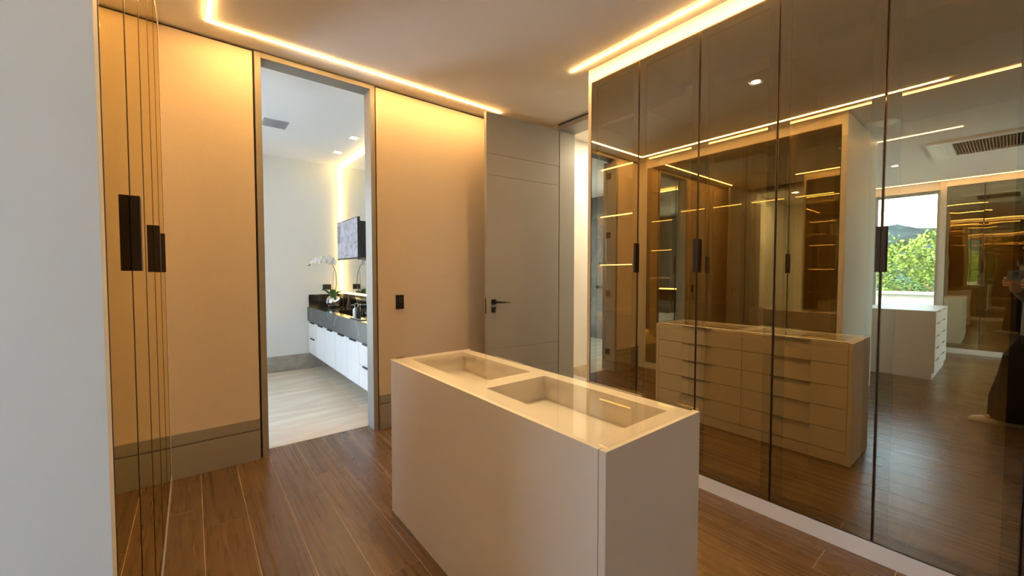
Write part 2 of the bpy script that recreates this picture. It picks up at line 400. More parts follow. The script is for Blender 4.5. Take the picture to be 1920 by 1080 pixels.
window('window_2', 'y', -5.2, -2.7, .1, 2.85, -3.0, 'wide window in the wall behind the camera')
struct('wall_far', (-6.05, -5.95, -3.05, .9, 0, H), 'white_paint', 'wall behind the far wardrobe run', 'wall')

# ---- bathroom shell
struct('floor', (-1.9, 1.95, 3.60, 6.55, -.12, -.008), 'grout_light', 'pale stone tile floor of the bathroom', 'floor')
bfl = [o for o in bpy.data.objects if o.name.startswith('floor')][-1]
bfl = bpy.data.objects['floor.002']
ys = [3.6265, 4.53, 5.45, 6.41]; xs_ = [-1.7, -.75, .22, 1.324, 1.94]
for i in range(len(xs_) - 1):
    for j in range(3): box('tile', (xs_[i] + .001, xs_[i + 1] - .001, ys[j] + .001, ys[j + 1] - .001, -.008, 0), 'tile_beige', bfl)
mb = MB(); mb.box(0., 1.95, BF, BF + .1, 0, H); mb.box(-1.9, -1.4, BF, BF + .1, 0, H); mb.box(-1.4, 0., BF, BF + .1, 0, .15); mb.box(-1.4, 0., BF, BF + .1, 2.85, H)
tag(mb.build('wall_bathroom_far', 'bath_paint'), 'plain white far wall of the bathroom', 'wall', None, 'structure')
window('window_4_added', 'y', -1.4, 0., .15, 2.85, BF + .05, 'unseen wide window added in the bathroom far wall for more daylight')  # added out of view to brighten the bathroom
struct('wall_bathroom_right', (1.87, 1.97, 3.622, BF, 0, H), 'white_paint', 'wall behind the bathroom mirror', 'wall')
mb = MB(); bw = (3.72, 5.1, .5, 2.85)
mb.box(-1.8, -1.7, 3.622, bw[0], 0, H); mb.box(-1.8, -1.7, bw[1], BF, 0, H); mb.box(-1.8, -1.7, bw[0], bw[1], 0, bw[2]); mb.box(-1.8, -1.7, bw[0], bw[1], bw[3], H)
tag(mb.build('wall_bathroom_left', 'tile_slate'), 'slate-grey tiled shower wall of the bathroom', 'wall', None, 'structure')
window('window_3', 'x', bw[0], bw[1], bw[2], bw[3], -1.76, 'bathroom window above the shower')
box('baseboard_bathroom', (0., 1.86, BF - .012, BF, 0, .222), 'tile_taupe')
tag(bpy.data.objects['baseboard_bathroom'], 'taupe stone skirting of the bathroom far wall', 'baseboard', None, 'structure')

# ================================================================== WARDROBES
ZB, ZT = .092, 2.898
def smoked_door(parent, xf, dr, ya, yb, hside, glass):
    """one glass door; front plane x=xf, cabinet interior towards dr; hside: 'a'/'b' edge carrying the handle"""
    g = .0018; a, b = ya + g, yb - g; cx, cy = xf + dr * .011, (a + b) / 2
    dn = bpy.data.objects.new('door', None); COL.objects.link(dn); dn.parent = parent; dn.empty_display_size = .05
    WORLD[dn.name] = Vector((cx, cy, ZB)); dn.location = Vector((cx, cy, ZB)) - WORLD[parent.name]
    mb = MB(); x0, x1 = xf, xf + dr * .005
    mb.box(x0, x1, a + .004, b - .004, ZB + .004, ZT - .004)
    front = 5 if dr > 0 else 3
    mb.mi = [1] * 6; mb.mi[front] = 0
    mb.build('glass_pane', [glass, 'glass_inner'], dn)
    mb = MB(); f = .050; xa, xb = xf + dr * .006, xf + dr * .022
    mb.box(xa, xb, a, a + f, ZB, ZT); mb.box(xa, xb, b - f, b, ZB, ZT); mb.box(xa, xb, a + f, b - f, ZB, ZB + f); mb.box(xa, xb, a + f, b - f, ZT - f, ZT)
    xa, xb = xf - dr * .001, xf + dr * .006; e = .004
    mb.box(xa, xb, a, a + e, ZB, ZT); mb.box(xa, xb, b - e, b, ZB, ZT); mb.box(xa, xb, a + e, b - e, ZB, ZB + e); mb.box(xa, xb, a + e, b - e, ZT - e, ZT)
    mb.mi = [0] * 24 + [1] * 24
    mb.build('door_frame', ['bronze_dark', 'bronze'], dn)
    if hside:
        y0, y1 = (a - .0012, a + .017) if hside == 'a' else (b - .017, b + .0012)
        MB().box(xf - dr * .022, xf - dr * .0011, y0, y1, 1.388, 1.60).build('handle', 'bronze_dark', dn, False, .0015)
    return dn
def shelf(parent, x0, x1, ya, yb, z, led=None, th=.022):
    s_ = box('shelf', (x0, x1, ya, yb, z, z + th), 'melamine', parent)
    if led is not None: box('light_strip', (led - .006, led + .006, ya + .006, yb - .006, z - (.006 if z > 1.4 else .0012), z - .0002), 'led_shelf', s_)
def wardrobe_unit(xf, dr, ya, yb, doors, shelves, label, group, glass='smoked_glass', depth=.62):
    xb = xf + dr * depth; xi = xf + dr * .03
    u = thing('wardrobe', ((xf + xb) / 2, (ya + yb) / 2, 0), label, 'wardrobe', group)
    mb = MB(); tk = .018; ya_, yb_ = ya + .001, yb - .001
    mb.box(xi, xb, ya_, ya_ + tk, ZB, ZT); mb.box(xi, xb, yb_ - tk, yb_, ZB, ZT)
    mb.box(xb - dr * .012, xb, ya_ + tk, yb_ - tk, ZB, ZT); mb.box(xi, xb - dr * .012, ya_ + tk, yb_ - tk, ZB, ZB + tk); mb.box(xi, xb - dr * .012, ya_ + tk, yb_ - tk, ZT - tk, ZT)
    mb.box(xi, xb, ya_, yb_, 0.0, ZB)
    mb.build('carcass', 'melamine', u)
    for (a, b, hs) in doors: smoked_door(u, xf, dr, a, b, hs, glass)
    for z, lit in shelves:
        shelf(u, xf + dr * .075, xb - dr * .013, ya_ + tk, yb_ - tk, z, xf + dr * .10 if lit else None)
    return u
# right run ------------------------------------------------------------
RW = .4378; RY = [2.140 - RW * i for i in range(8)]
gR = 'smoked glass wardrobe units of the right run'
hang = [(2.556, False), (2.222, True), (.972, True)]  # strip under the lowest shelf is added to brighten the lower bay
wardrobe_unit(W, 1, RY[1], RY[0], [(RY[1], RY[0], 'a')], [(2.556, False)] + [(z + .007, True) for z in (2.215, 1.836, 1.447, 1.063, .68, .30)],
              'narrow single-door smoked glass wardrobe unit next to the grey doorway', gR)
wardrobe_unit(W, 1, RY[3], RY[1], [(RY[2], RY[1], 'a'), (RY[3], RY[2], 'b')], hang, 'two-door smoked glass wardrobe unit directly behind the island, second of the right run', gR)
wardrobe_unit(W, 1, RY[5], RY[3], [(RY[4], RY[3], 'a'), (RY[5], RY[4], 'b')], hang, 'two-door smoked glass wardrobe unit mirroring the garden window, with big bronze handles', gR)
wardrobe_unit(W, 1, RY[7], RY[5], [(RY[6], RY[5], 'a'), (RY[7], RY[6], 'b')], hang, 'two-door smoked glass wardrobe unit at the right edge of the picture', gR)
struct('trim_1', (W - .0005, 3.16, 2.142, 2.172, 0, H), 'lacquer', 'pale end panel of the right wardrobe run beside the doorway', 'panel', .001)
struct('trim_2', (W, W + .03, RY[7], 2.142, ZT + .003, H), 'lacquer', 'pale lit fascia above the right wardrobe doors', 'fascia')
box('baseboard_right', (W, W + .02, RY[7], 2.142, 0, ZB - .004), 'lacquer', None, .001)
tag(bpy.data.objects['baseboard_right'], 'pale plinth under the right wardrobe doors', 'plinth', None, 'structure')
struct('wall_right', (W, WD, -2.95, RY[7] - .002, 0, H), 'white_paint', 'white wall after the right wardrobe run', 'wall')
# left run ---------------------------------------------------------------
LWD = .4443; LY = [1.124 + LWD * i for i in range(6)]
gL = 'smoked glass wardrobe units of the left run'
hangL = [(2.556, False), (2.236, True), (.972, True)]  # lowest strip added here too, for a brighter lower bay
wardrobe_unit(L, -1, LY[0] + .001, LY[2], [(LY[0] + .001, LY[1], 'b'), (LY[1], LY[2], 'a')], hangL, 'two-door smoked glass wardrobe unit beside the white end wall, with the large near handles', gL)
wardrobe_unit(L, -1, LY[2], LY[4], [(LY[2], LY[3], 'b'), (LY[3], LY[4], 'a')], hangL, 'two-door smoked glass wardrobe unit in the middle of the left run', gL)
wardrobe_unit(L, -1, LY[4], LY[5], [(LY[4], LY[5], 'a')], [(2.556, False)] + [(z + .007, True) for z in (2.133, 1.713, 1.311, .89, .476)], 'single-door smoked glass wardrobe unit in the left corner by the back wall', gL)
struct('trim_3', (L - .62, L, LY[5] + .001, D, 0, ZT + .003), 'lacquer', 'pale filler strip between the left wardrobe and the back wall', 'panel')
struct('trim_4', (L - .03, L, 1.124, D, ZT + .003, H), 'lacquer', 'pale fascia above the left wardrobe doors', 'fascia')
box('baseboard_left', (L - .02, L, 1.125, LY[5], 0, ZB - .004), 'lacquer')
tag(bpy.data.objects['baseboard_left'], 'pale plinth under the left wardrobe doors', 'plinth', None, 'structure')
# far run (seen only mirrored) --------------------------------------------
FX = -5.30; FW = .43; FY = [.76 - FW * i for i in range(9)]
gF = 'smoked glass wardrobe units of the far run'
for i, lab in ((0, 'two-door smoked glass wardrobe unit beside the garden window, seen in the mirror doors'), (2, 'two-door smoked glass wardrobe unit second from the garden window'),
               (4, 'two-door smoked glass wardrobe unit third from the garden window'), (6, 'two-door smoked glass wardrobe unit farthest from the garden window')):
    wardrobe_unit(FX, -1, FY[i + 2], FY[i], [(FY[i + 1], FY[i], 'a'), (FY[i + 2], FY[i + 1], 'b')], hangL, lab, gF, 'smoked_glass_wavy')
struct('trim_5', (FX - .62, FX, FY[0] + .001, .84, 0, H), 'lacquer', 'pale end panel of the far wardrobe by the window', 'panel')
struct('trim_6', (FX - .03, FX, -2.95, FY[0], ZT + .003, H), 'lacquer', 'pale fascia above the far wardrobe doors', 'fascia')
box('baseboard_far', (FX - .02, FX, FY[8], FY[0], 0, ZB - .004), 'lacquer')
tag(bpy.data.objects['baseboard_far'], 'pale plinth under the far wardrobe doors', 'plinth', None, 'structure')

# white dish kept in the wardrobe
mb = MB().lathe(2.93, .085, [(.05, .996), (.055, .999), (.12, 1.016), (.125, 1.020), (.10, 1.022), (.05, 1.032), (.03, 1.045), (.012, 1.048)], 28)
tag(mb.build('dish', 'ceramic_white'), 'small white domed dish on the shelf behind the smoked glass', 'dish')

# ================================================================== ISLAND
ix0, ix1, iy0, iy1, iz = .883, 1.415, .689, 2.223, .8965
isl = thing('drawer_island', ((ix0 + ix1) / 2, (iy0 + iy1) / 2, 0), 'cream lacquered island chest with a glass display top in the middle of the room', 'island')
tt = .886   # underside of the glass sheet
fr_ = .024
box('back_panel', (ix0, ix0 + .02, iy0 + .0275, iy1 - .0275, 0, tt), 'lacquer', isl, .0012)
box('end_panel', (ix0, ix1, iy0, iy0 + .025, 0, tt), 'lacquer', isl, .0012)
box('end_panel', (ix0, ix1, iy1 - .025, iy1, 0, tt), 'lacquer', isl, .0012)
op = [(.982, 1.326, 1.507, 2.155), (.982, 1.326, .765, 1.405)]
mb = MB(); z0, z1 = tt - fr_, tt - .0002
X0, X1, Y0, Y1 = ix0 + .02, ix1 - .022, iy0 + .025, iy1 - .025
mb.box(X0, op[0][0], Y0, Y1, z0, z1); mb.box(op[0][1], X1, Y0, Y1, z0, z1)
for a, b in ((Y0, op[1][2]), (op[1][3], op[0][2]), (op[0][3], Y1)): mb.box(op[0][0], op[0][1], a, b, z0, z1)
mb.build('top_frame', 'lacquer', isl)
for (a, b, c, d) in op:      # display trays under the glass
    mb = MB(); e = .012; m = .02; zt = z0 - .004; zb = .765
    mb.box(a - m, b + m, c - m, d + m, zb - e, zb); mb.box(a - m - e, a - m, c - m, d + m, zb - e, zt); mb.box(b + m, b + m + e, c - m, d + m, zb - e, zt)
    mb.box(a - m, b + m, c - m - e, c - m, zb - e, zt); mb.box(a - m, b + m, d + m, d + m + e, zb - e, zt)
    mb.build('display_tray', 'lacquer', isl)
gm = MB().box(ix0 - .001, ix1 + .001, iy0 - .001, iy1 + .001, tt + .0005, iz); gm.mi = [1, 0, 1, 1, 1, 1]
gm.build('glass_top', ['clear_glass', 'glass_inner'], isl)
dz = [.883, .727, .563, .404, .244, .086]; ym = 1.422
def drawer(parent, x0, x1, y0, y1, z0, z1, pull, axis='x', sgn=1):
    """drawer front with a dark edge pull let into its top edge; axis: facing axis"""
    g = .0017
    d_ = box('drawer', (x0 + (g if axis == 'y' else 0), x1 - (g if axis == 'y' else 0), y0 + (g if axis == 'x' else 0), y1 - (g if axis == 'x' else 0), z0 + g, z1 - g - .001), 'lacquer', parent, .0008)
    if axis == 'x': pb = (x1 - .003, x1 + .012, pull - .135, pull + .135, z1 - .0035, z1 - .0005) if sgn > 0 else (x0 - .012, x0 + .003, pull - .135, pull + .135, z1 - .0035, z1 - .0005)
    else: pb = (pull - .135, pull + .135, y0 - .012, y0 + .003, z1 - .0035, z1 - .0005)
    mb = MB().box(*pb)
    if axis == 'x': mb.box(pb[1] - .002, pb[1], pb[2], pb[3], z1 - .008, z1 - .003)
    mb.build('pull', 'taupe', d_)
for r in range(5):
    for a, b in ((iy0 + .026, ym), (ym, iy1 - .026)): drawer(isl, ix1 - .02, ix1 - .001, a, b, dz[r + 1], dz[r], (a + b) / 2)
box('plinth', (ix0 + .02, ix1 - .004, iy0 + .025, iy1 - .025, 0, .084), 'lacquer', isl)
box('gap_shade_sheet', (ix1 - .0215, ix1 - .0203, iy0 + .0255, iy1 - .0255, .0845, tt - .001), 'shadow_gap', isl)  # dark sheet standing in for the shade in the drawer gaps
mb = MB(); mb.box(ix0 + .0202, ix1 - .022, ym - .012, ym + .012, .09, .74); mb.build('divider', 'lacquer', isl)

# second island by the window (seen mirrored)
jx0, jx1, jy0, jy1, jz = -3.85, -2.43, .605, 1.34, .8965
is2 = thing('drawer_island', ((jx0 + jx1) / 2, (jy0 + jy1) / 2, 0), 'cream drawer island standing in front of the garden window', 'island')
box('body', (jx0, jx1, jy0 + .02, jy1, 0, jz - .012), 'lacquer', is2, .0015)
box('glass_top', (jx0 - .001, jx1 + .001, jy0 - .001, jy1 + .001, jz - .0115, jz), 'lacquer_white', is2, .0015)
for r in range(5):
    for a, b in ((jx0, (jx0 + jx1) / 2), ((jx0 + jx1) / 2, jx1)): drawer(is2, a, b, jy0, jy0 + .0195, dz[r + 1], dz[r], b - .25, 'y')

# ================================================================== CEILING LIGHTS
def led(x0, x1, y0, y1, label, axis, em='led_warm'):
    w = .009; z = H
    t_ = thing('led_strip', ((x0 + x1) / 2, (y0 + y1) / 2, H - .008), label, 'light strip')
    if axis == 'x':
        box('diffuser', (x0, x1, y0 - w, y0 + w, H - .007, H - .0005), em, t_)
        for s in (-1, 1): box('profile_lip', (x0 - .004, x1 + .004, y0 + s * w, y0 + s * (w + .004), H - .003, H), 'led_profile', t_)
    else:
        box('diffuser', (x0 - w, x0 + w, y0, y1, H - .007, H - .0005), em, t_)
        for s in (-1, 1): box('profile_lip', (x0 + s * w, x0 + s * (w + .004), y0 - .004, y1 + .004, H - .003, H), 'led_profile', t_)
led(.1195 - .009, 2.47, 3.271, 3.271, 'warm LED strip in the ceiling along the back wall', 'x')
led(.1195, .1195, .38, 3.271 - .0135, 'warm LED strip in the ceiling along the left wardrobe doors', 'y')
led(2.421, 2.421, -.95, 2.262, 'warm LED strip in the ceiling along the right wardrobe doors', 'y')
led(-1.60, -1.60, .39, 1.9, 'warm LED strip in the ceiling between the two rooms, seen mirrored', 'y', 'led_far')
led(-5.19, -5.19, -2.4, 1.9, 'warm LED strip in the ceiling along the far wardrobe and window', 'y', 'led_far')
def downlight(x, y, label, mat='lamp_white', s=.045, watts=0):
    t_ = thing('downlight', (x, y, H - .006), label, 'downlight')
    mb = MB(); o = s + .012
    mb.box(x - o, x + o, y - o, y - s, H - .006, H - .0003); mb.box(x - o, x + o, y + s, y + o, H - .006, H - .0003); mb.box(x - o, x - s, y - s, y + s, H - .006, H - .0003); mb.box(x + s, x + o, y - s, y + s, H - .006, H - .0003)
    mb.build('trim_ring', 'ac_white', t_)
    MB().lathe(x, y, [(.032, H - .004), (.032, H - .0005)], 20).build('lamp', mat, t_)
    box('baffle', (x - s, x + s, y - s, y + s, H - .0006, H - .0002), 'ac_white', t_)
    if watts:
        l = bpy.data.lights.new('downlight_beam', 'SPOT'); l.energy = watts; l.color = (1, .72, .36); l.spot_size = R(62); l.spot_blend = 1.0; l.shadow_soft_size = .03
        o = bpy.data.objects.new('downlight_beam', l); COL.objects.link(o); o.parent = t_; o.location = (0, 0, -.004)
downlight(1.286, 1.405, 'small square recessed downlight above the island, mirrored high in the wardrobe glass', watts=130)
downlight(-3.26, 1.158, 'small square recessed downlight above the window island')
downlight(1.548, 4.962, 'nearer of the two recessed downlights over the bathroom vanity')
downlight(1.557, 5.676, 'farther of the two recessed downlights over the bathroom vanity')
downlight(4.1, 2.75, 'recessed downlight of the hall beyond the grey door', 'lamp_warm')
hl = bpy.data.lights.new('hall_downlight', 'AREA'); hl.shape = 'DISK'; hl.size = .12; hl.energy = 38; hl.color = (1, .78, .48)
ho = bpy.data.objects.new('hall_downlight', hl); COL.objects.link(ho); ho.location = (4.1, 2.75, H - .012)

# round ceiling speaker
mb = MB().lathe(-.77, .925, [(.137, H), (.137, H - .010), (.125, H - .016), (.05, H - .018), (.0, H - .018)][::-1], 40)
tag(mb.build('ceiling_speaker', 'ac_white'), 'flat round white speaker on the ceiling near the white end wall', 'speaker')
# air-conditioning cassette
ac = thing('ceiling_air_conditioner', (-2.67, .235, H - .03), 'white square ceiling cassette air conditioner with a brown slatted grille', 'air conditioner')
ax0, ax1, ay0, ay1 = -3.16, -2.18, -.26, .73
gx0, gx1, gy0, gy1 = -3.05, -2.29, -.05, .52
mb = MB()
for b in ((ax0, gx0, ay0, ay1), (gx1, ax1, ay0, ay1), (gx0, gx1, ay0, gy0), (gx0, gx1, gy1, ay1)): mb.box(*b, H - .03, H)
mb.build('panel', 'ac_white', ac)
box('grille_back', (gx0, gx1, gy0, gy1, H - .006, H), 'grille_brown', ac)
slat0 = box('slat', (gx0, gx1, gy0 + .008, gy0 + .016, H - .026, H - .008), 'grille_slat', ac)
for i in range(1, 22): copy_to(slat0, ac, (WORLD[slat0.name].x, gy0 + .012 + i * .0262, H - .026))
for b in ((ax0 + .12, ax1 - .12, ay1 - .13, ay1 - .06), (ax0 + .12, ax1 - .12, ay0 + .06, ay0 + .13)): MB().box(*b, H - .036, H - .0301).build('louvre', 'ac_white', ac, False, .002)

# ================================================================== WALL FITTINGS
sw = thing('light_switch', (1.471, D, 1.06), 'black rectangular switch plate on the beige wall beside the bathroom doorway', 'switch')
box('plate', (1.434, 1.509, D - .008, D, 1.060, 1.188), 'black_plastic', sw, .002)
for z in (1.088, 1.128): MB().box(1.452, 1.491, D - .012, D - .0081, z, z + .034).build('rocker', 'black_metal', sw, False, .002)
so_ = thing('wall_socket', (1.577, BF, 1.14), 'black double socket plate above the vanity backsplash', 'socket')
box('plate', (1.519, 1.635, BF - .008, BF, 1.142, 1.221), 'black_plastic', so_, .002)
for x in (1.535, 1.582): box('outlet', (x, x + .036, BF - .011, BF - .0081, 1.160, 1.203), 'black_metal', so_, .001)

# ================================================================== BATHROOM
# vanity cabinets (wall hung)
vx = 1.313; seam = [6.395, 5.925, 5.49, 5.0, 4.545, 4.145, 3.70]
labs = ['white floating two-drawer vanity unit in the far corner under the orchid', 'white floating vanity door unit second from the far wall', 'white floating vanity door unit third from the far wall', 'white floating vanity door unit fourth from the far wall',
        'white floating vanity door unit next to the near drawers', 'white floating two-drawer vanity unit nearest the doorway']
for i in range(6):
    y1_, y0_ = seam[i], seam[i + 1]
    u = thing('vanity_cabinet', (1.56, (y0_ + y1_) / 2, .23), labs[i], 'cabinet', 'wall-hung vanity units')
    box('body', (vx + .020, 1.868, y0_ + .0005, y1_ - .0005, .235, .698), 'lacquer_white', u)
    drs = [(.235, .462, 'drawer'), (.466, .688, 'drawer')] if i in (0, 5) else [(.235, .688, 'door')]
    for a, b, nm in drs:
        f_ = box(nm, (vx, vx + .018, y0_ + .0028, y1_ - .0028, a, b), 'lacquer_white', u, .001)
        c = (y0_ + y1_) / 2 - .02
        box('pull', (vx - .016, vx - .0002, c - .095, c + .095, b - .010, b + .004), 'bronze_dark', f_)
ct = thing('vanity_counter', (1.56, 5.05, .70), 'black veined marble vanity top with a deep grey apron and sunken basin', 'counter')
box('apron', (1.303, 1.323, 3.70, 6.409, .700, .8955), 'stone_grey', ct, .001)
mb = MB(); bx0, bx1, by0, by1 = 1.42, 1.74, 4.55, 5.55
for b in ((1.323, bx0, 3.70, 6.409), (bx1, 1.868, 3.70, 6.409), (bx0, bx1, 3.70, by0), (bx0, bx1, by1, 6.409)): mb.box(*b, .8755, .8955)
mb.build('top_slab', 'marble_black', ct)
mb = MB(); mb.box(bx0, bx1, by0, by1, .765, .775)
for b in ((bx0 - .008, bx0, by0, by1), (bx1, bx1 + .008, by0, by1), (bx0, bx1, by0 - .008, by0), (bx0, bx1, by1, by1 + .008)): mb.box(*b, .765, .8754)
mb.build('basin', 'marble_black', ct)
box('backsplash', (1.323, 1.80, BF - .018, BF, .896, 1.076), 'marble_black', ct)
box('backsplash', (1.805, 1.868, 3.70, BF - .02, .896, 1.076), 'marble_black', ct)
# backlit mirror
mi_ = thing('bathroom_mirror', (1.80, 5.0, 1.115), 'tall backlit bathroom mirror over the vanity', 'mirror')
MB().box(1.794, 1.800, 3.70, 6.345, 1.112, 2.945).build('mirror_plate', 'mirror', mi_)
box('backing', (1.8005, 1.868, 3.78, 6.25, 1.20, 2.86), 'white_paint', mi_)
box('light_strip', (1.806, 1.824, 3.75, 6.352, 1.086, 1.100), 'led_bath', mi_)
box('light_strip', (1.806, 1.824, 3.75, 6.352, 2.955, 2.968), 'led_bath', mi_)
box('light_strip', (1.806, 1.824, 6.356, 6.370, 1.09, 2.96), 'led_bath', mi_)
# television
tv = thing('television', (1.60, 5.48, 1.57), 'flat black television on a wall arm in front of the bathroom mirror', 'television')
tx = 1.60; ty0, ty1, tz0, tz1 = 5.03, 5.915, 1.568, 2.084
MB().box(tx, tx + .03, ty0, ty1, tz0, tz1).build('bezel', 'black_plastic', tv, False, .003)
box('screen', (tx - .0015, tx - .0002, ty0 + .012, ty1 - .012, tz0 + .018, tz1 - .010), 'screen_pattern', tv)
box('screen_block', (tx - .0022, tx - .0016, ty1 - .14, ty1 - .012, 1.80, tz1 - .05), 'vent_grey', tv)  # plain grey block in the upper far corner of the screen
box('rear_housing', (tx + .0301, tx + .13, ty0 + .012, ty1 - .05, tz0 + .012, tz1 - .05), 'black_plastic', tv, .004)
box('wall_arm', (tx + .13, 1.7935, 5.40, 5.52, 1.76, 1.88), 'black_metal', tv)
# orchid in a silver bowl
oc = Vector((1.60, 6.17, .896))
ov = thing('orchid_vase', oc, 'round polished silver bowl vase on the black vanity top', 'vase')
mb = MB(); prof = [(.045, .0), (.075, .012), (.098, .045), (.104, .080), (.097, .112), (.080, .138), (.068, .150), (.062, .148), (.074, .134), (.088, .110)]
mb.lathe(oc.x, oc.y, [(r, oc.z + z) for r, z in prof], 32, cap=False); mb.build('bowl', 'silver', ov)
MB().lathe(oc.x, oc.y, [(.045, oc.z + .0005), (.044, oc.z + .003)], 24).build('foot', 'silver', ov)
MB().lathe(oc.x, oc.y, [(.086, oc.z + .104), (.085, oc.z + .116), (.04, oc.z + .124), (.004, oc.z + .126)], 24).build('moss', 'moss', ov)
orc = thing('orchid', (oc.x, oc.y, oc.z + .126), 'white orchid with one long arching flower stem in the silver bowl', 'plant')
path = [(1.60, 6.17, 1.015), (1.63, 6.165, 1.12), (1.648, 6.16, 1.24), (1.64, 6.155, 1.38), (1.60, 6.15, 1.50), (1.55, 6.14, 1.555), (1.47, 6.13, 1.585), (1.39, 6.12, 1.575), (1.32, 6.11, 1.54), (1.275, 6.10, 1.50)]
MB().tube(path, [.006, .0055, .005, .005, .0045, .004, .0035, .003, .0025, .002], 8).build('stem', 'stem_brown', orc)
MB().tube([(1.585, 6.17, 1.015), (1.60, 6.168, 1.2), (1.605, 6.16, 1.42)], .003, 6).build('support_stake', 'stem_brown', orc)
def flower(c, yaw, size):
    mb = MB()
    f = Vector((math.cos(yaw), math.sin(yaw), -.15)).normalized(); u = Vector((0, 0, 1)); r = f.cross(u).normalized(); u = r.cross(f)
    for k, (a, ln, wd) in enumerate(((90, 1., .55), (210, .95, .5), (330, .95, .5), (20, 1.05, .95), (160, 1.05, .95))):
        d = r * math.cos(R(a)) + u * math.sin(R(a)); s_ = f.cross(d); pts = []
        for q, w_ in ((0.05, .12), (.35, .42), (.65, .5), (.9, .3), (1.0, .06)):
            for sd_ in (-1, 0, 1): pts.append(c + (d * q * ln + s_ * sd_ * w_ * wd + f * (.18 * math.sin(q * 3) - .1 * abs(sd_) + .02 * k)) * size)
        mb.add(pts, [(i * 3 + j, i * 3 + j + 1, i * 3 + j + 4, i * 3 + j + 3) for i in range(4) for j in range(2)], 0, True)
    mb.tube([c + f * size * .05, c + f * size * .3 - u * size * .15, c + f * size * .42 - u * size * .32], [size * .1, size * .13, size * .04], 8, mi=1)
    mb.build('flower', ['petal_white', 'petal_lip'], orc)
for i, (p, yw, sz) in enumerate((((1.585, 6.13, 1.545), -2.2, .066), ((1.545, 6.12, 1.575), -1.6, .07), ((1.505, 6.10, 1.56), -1.9, .07), ((1.468, 6.11, 1.585), -1.4, .066), ((1.43, 6.09, 1.555), -1.9, .064), ((1.395, 6.10, 1.575), -1.5, .058), ((1.365, 6.085, 1.54), -1.9, .054), ((1.325, 6.09, 1.53), -1.7, .042))): flower(Vector(p), yw, sz)
MB().tube([(1.295, 6.1, 1.515), (1.275, 6.1, 1.498), (1.255, 6.095, 1.49)], [.004, .009, .003], 8).build('bud', 'leaf_green', orc)
def strap_leaf(pts, wd):
    mb = MB(); vs = []; n = len(pts)
    for i, p in enumerate(pts):
        p = Vector(p); tn = (Vector(pts[min(i + 1, n - 1)]) - Vector(pts[max(i - 1, 0)])).normalized(); s_ = tn.cross(Vector((0, 0, 1))).normalized(); w_ = wd * math.sin(math.pi * (.12 + .86 * i / (n - 1)))
        vs += [p - s_ * w_, p + Vector((0, 0, -.006)), p + s_ * w_]
    fs = [(i * 3 + j, i * 3 + j + 1, i * 3 + j + 4, i * 3 + j + 3) for i in range(n - 1) for j in range(2)]
    vs2 = [Vector(v) - Vector((0, 0, .004)) for v in vs]; k = len(vs)
    mb.add(vs + vs2, fs + [tuple(k + a for a in reversed(f)) for f in fs], 0, True); mb.build('leaf', 'leaf_green', orc)
strap_leaf([(1.60, 6.17, 1.015), (1.585, 6.12, 1.10), (1.575, 6.08, 1.15), (1.555, 6.05, 1.16)], .045)
strap_leaf([(1.60, 6.165, 1.015), (1.54, 6.14, 1.10), (1.48, 6.12, 1.15), (1.43, 6.10, 1.16)], .035)
strap_leaf([(1.605, 6.17, 1.015), (1.64, 6.13, 1.10), (1.66, 6.10, 1.13), (1.68, 6.07, 1.12)], .035)
# faucet
fa = thing('faucet', (1.76, 5.05, .896), 'polished chrome basin faucet at the mirror side of the vanity', 'faucet')
mb = MB().lathe(1.775, 5.05, [(.026, .8965), (.026, .902), (.019, .905), (.019, 1.02), (.0, 1.022)], 20); mb.build('column', 'chrome', fa)
MB().box(1.62, 1.775, 5.032, 5.068, .985, 1.003).build('spout', 'chrome', fa, False, .003)
MB().box(1.70, 1.79, 5.04, 5.06, 1.0225, 1.034).build('lever', 'chrome', fa, False, .003)
# soap set
tr_ = box('soap_tray', (1.345, 1.413, 4.20, 4.54, .8965, .908), 'silver', None, .003); tag(tr_, 'low silver tray holding the soap bottles on the vanity front edge', 'tray')
def bottle(x, y, r, hgt, mat, label):
    b = thing('soap_bottle', (x, y, .9085), label, 'bottle', 'soap bottles on the vanity')
    MB().lathe(x, y, [(r * .96, .9085), (r, .912), (r, .9085 + hgt * .82), (r * .8, .9085 + hgt * .92), (r * .35, .9085 + hgt)], 20).build('body', mat, b)
    mb = MB().tube([(x, y, .9085 + hgt), (x, y, .9085 + hgt + .035)], .005, 8); mb.tube([(x, y, .9085 + hgt + .035), (x - .03, y + .02, .9085 + hgt + .032)], .004, 8); mb.build('pump', 'chrome', b)
bottle(1.378, 4.46, .022, .10, 'ceramic_white', 'slim white pump bottle on the silver tray')
bottle(1.380, 4.36, .028, .12, 'black_plastic', 'black pump bottle on the silver tray')
# ceiling vent
vt = thing('ceiling_vent', (.738, 5.02, H - .012), 'square grey ventilation grille in the bathroom ceiling', 'vent')
box('plate', (.622, .853, 4.90, 5.14, H - .012, H - .0005), 'vent_grey', vt, .002)
for i in range(7): box('slat', (.637, .838, 4.918 + i * .030, 4.930 + i * .030, H - .016, H - .0122), 'vent_grey', vt)
# shower
sh = thing('shower', (-1.69, 5.5, 0), 'chrome wall shower on the slate-grey tiles of the bathroom', 'shower')
mb = MB().tube([(-1.698, 5.5, 2.45), (-1.55, 5.5, 2.50), (-1.40, 5.5, 2.49)], .010, 10); mb.build('shower_arm', 'chrome', sh)
MB().lathe(-1.40, 5.5, [(.10, 2.455), (.105, 2.462), (.03, 2.478), (.012, 2.49)], 24).build('shower_head', 'chrome', sh)
mb = MB().tube([(-1.698, 5.5, 1.1), (-1.66, 5.5, 1.1)], .035, 16); mb.build('mixer_valve', 'chrome', sh)

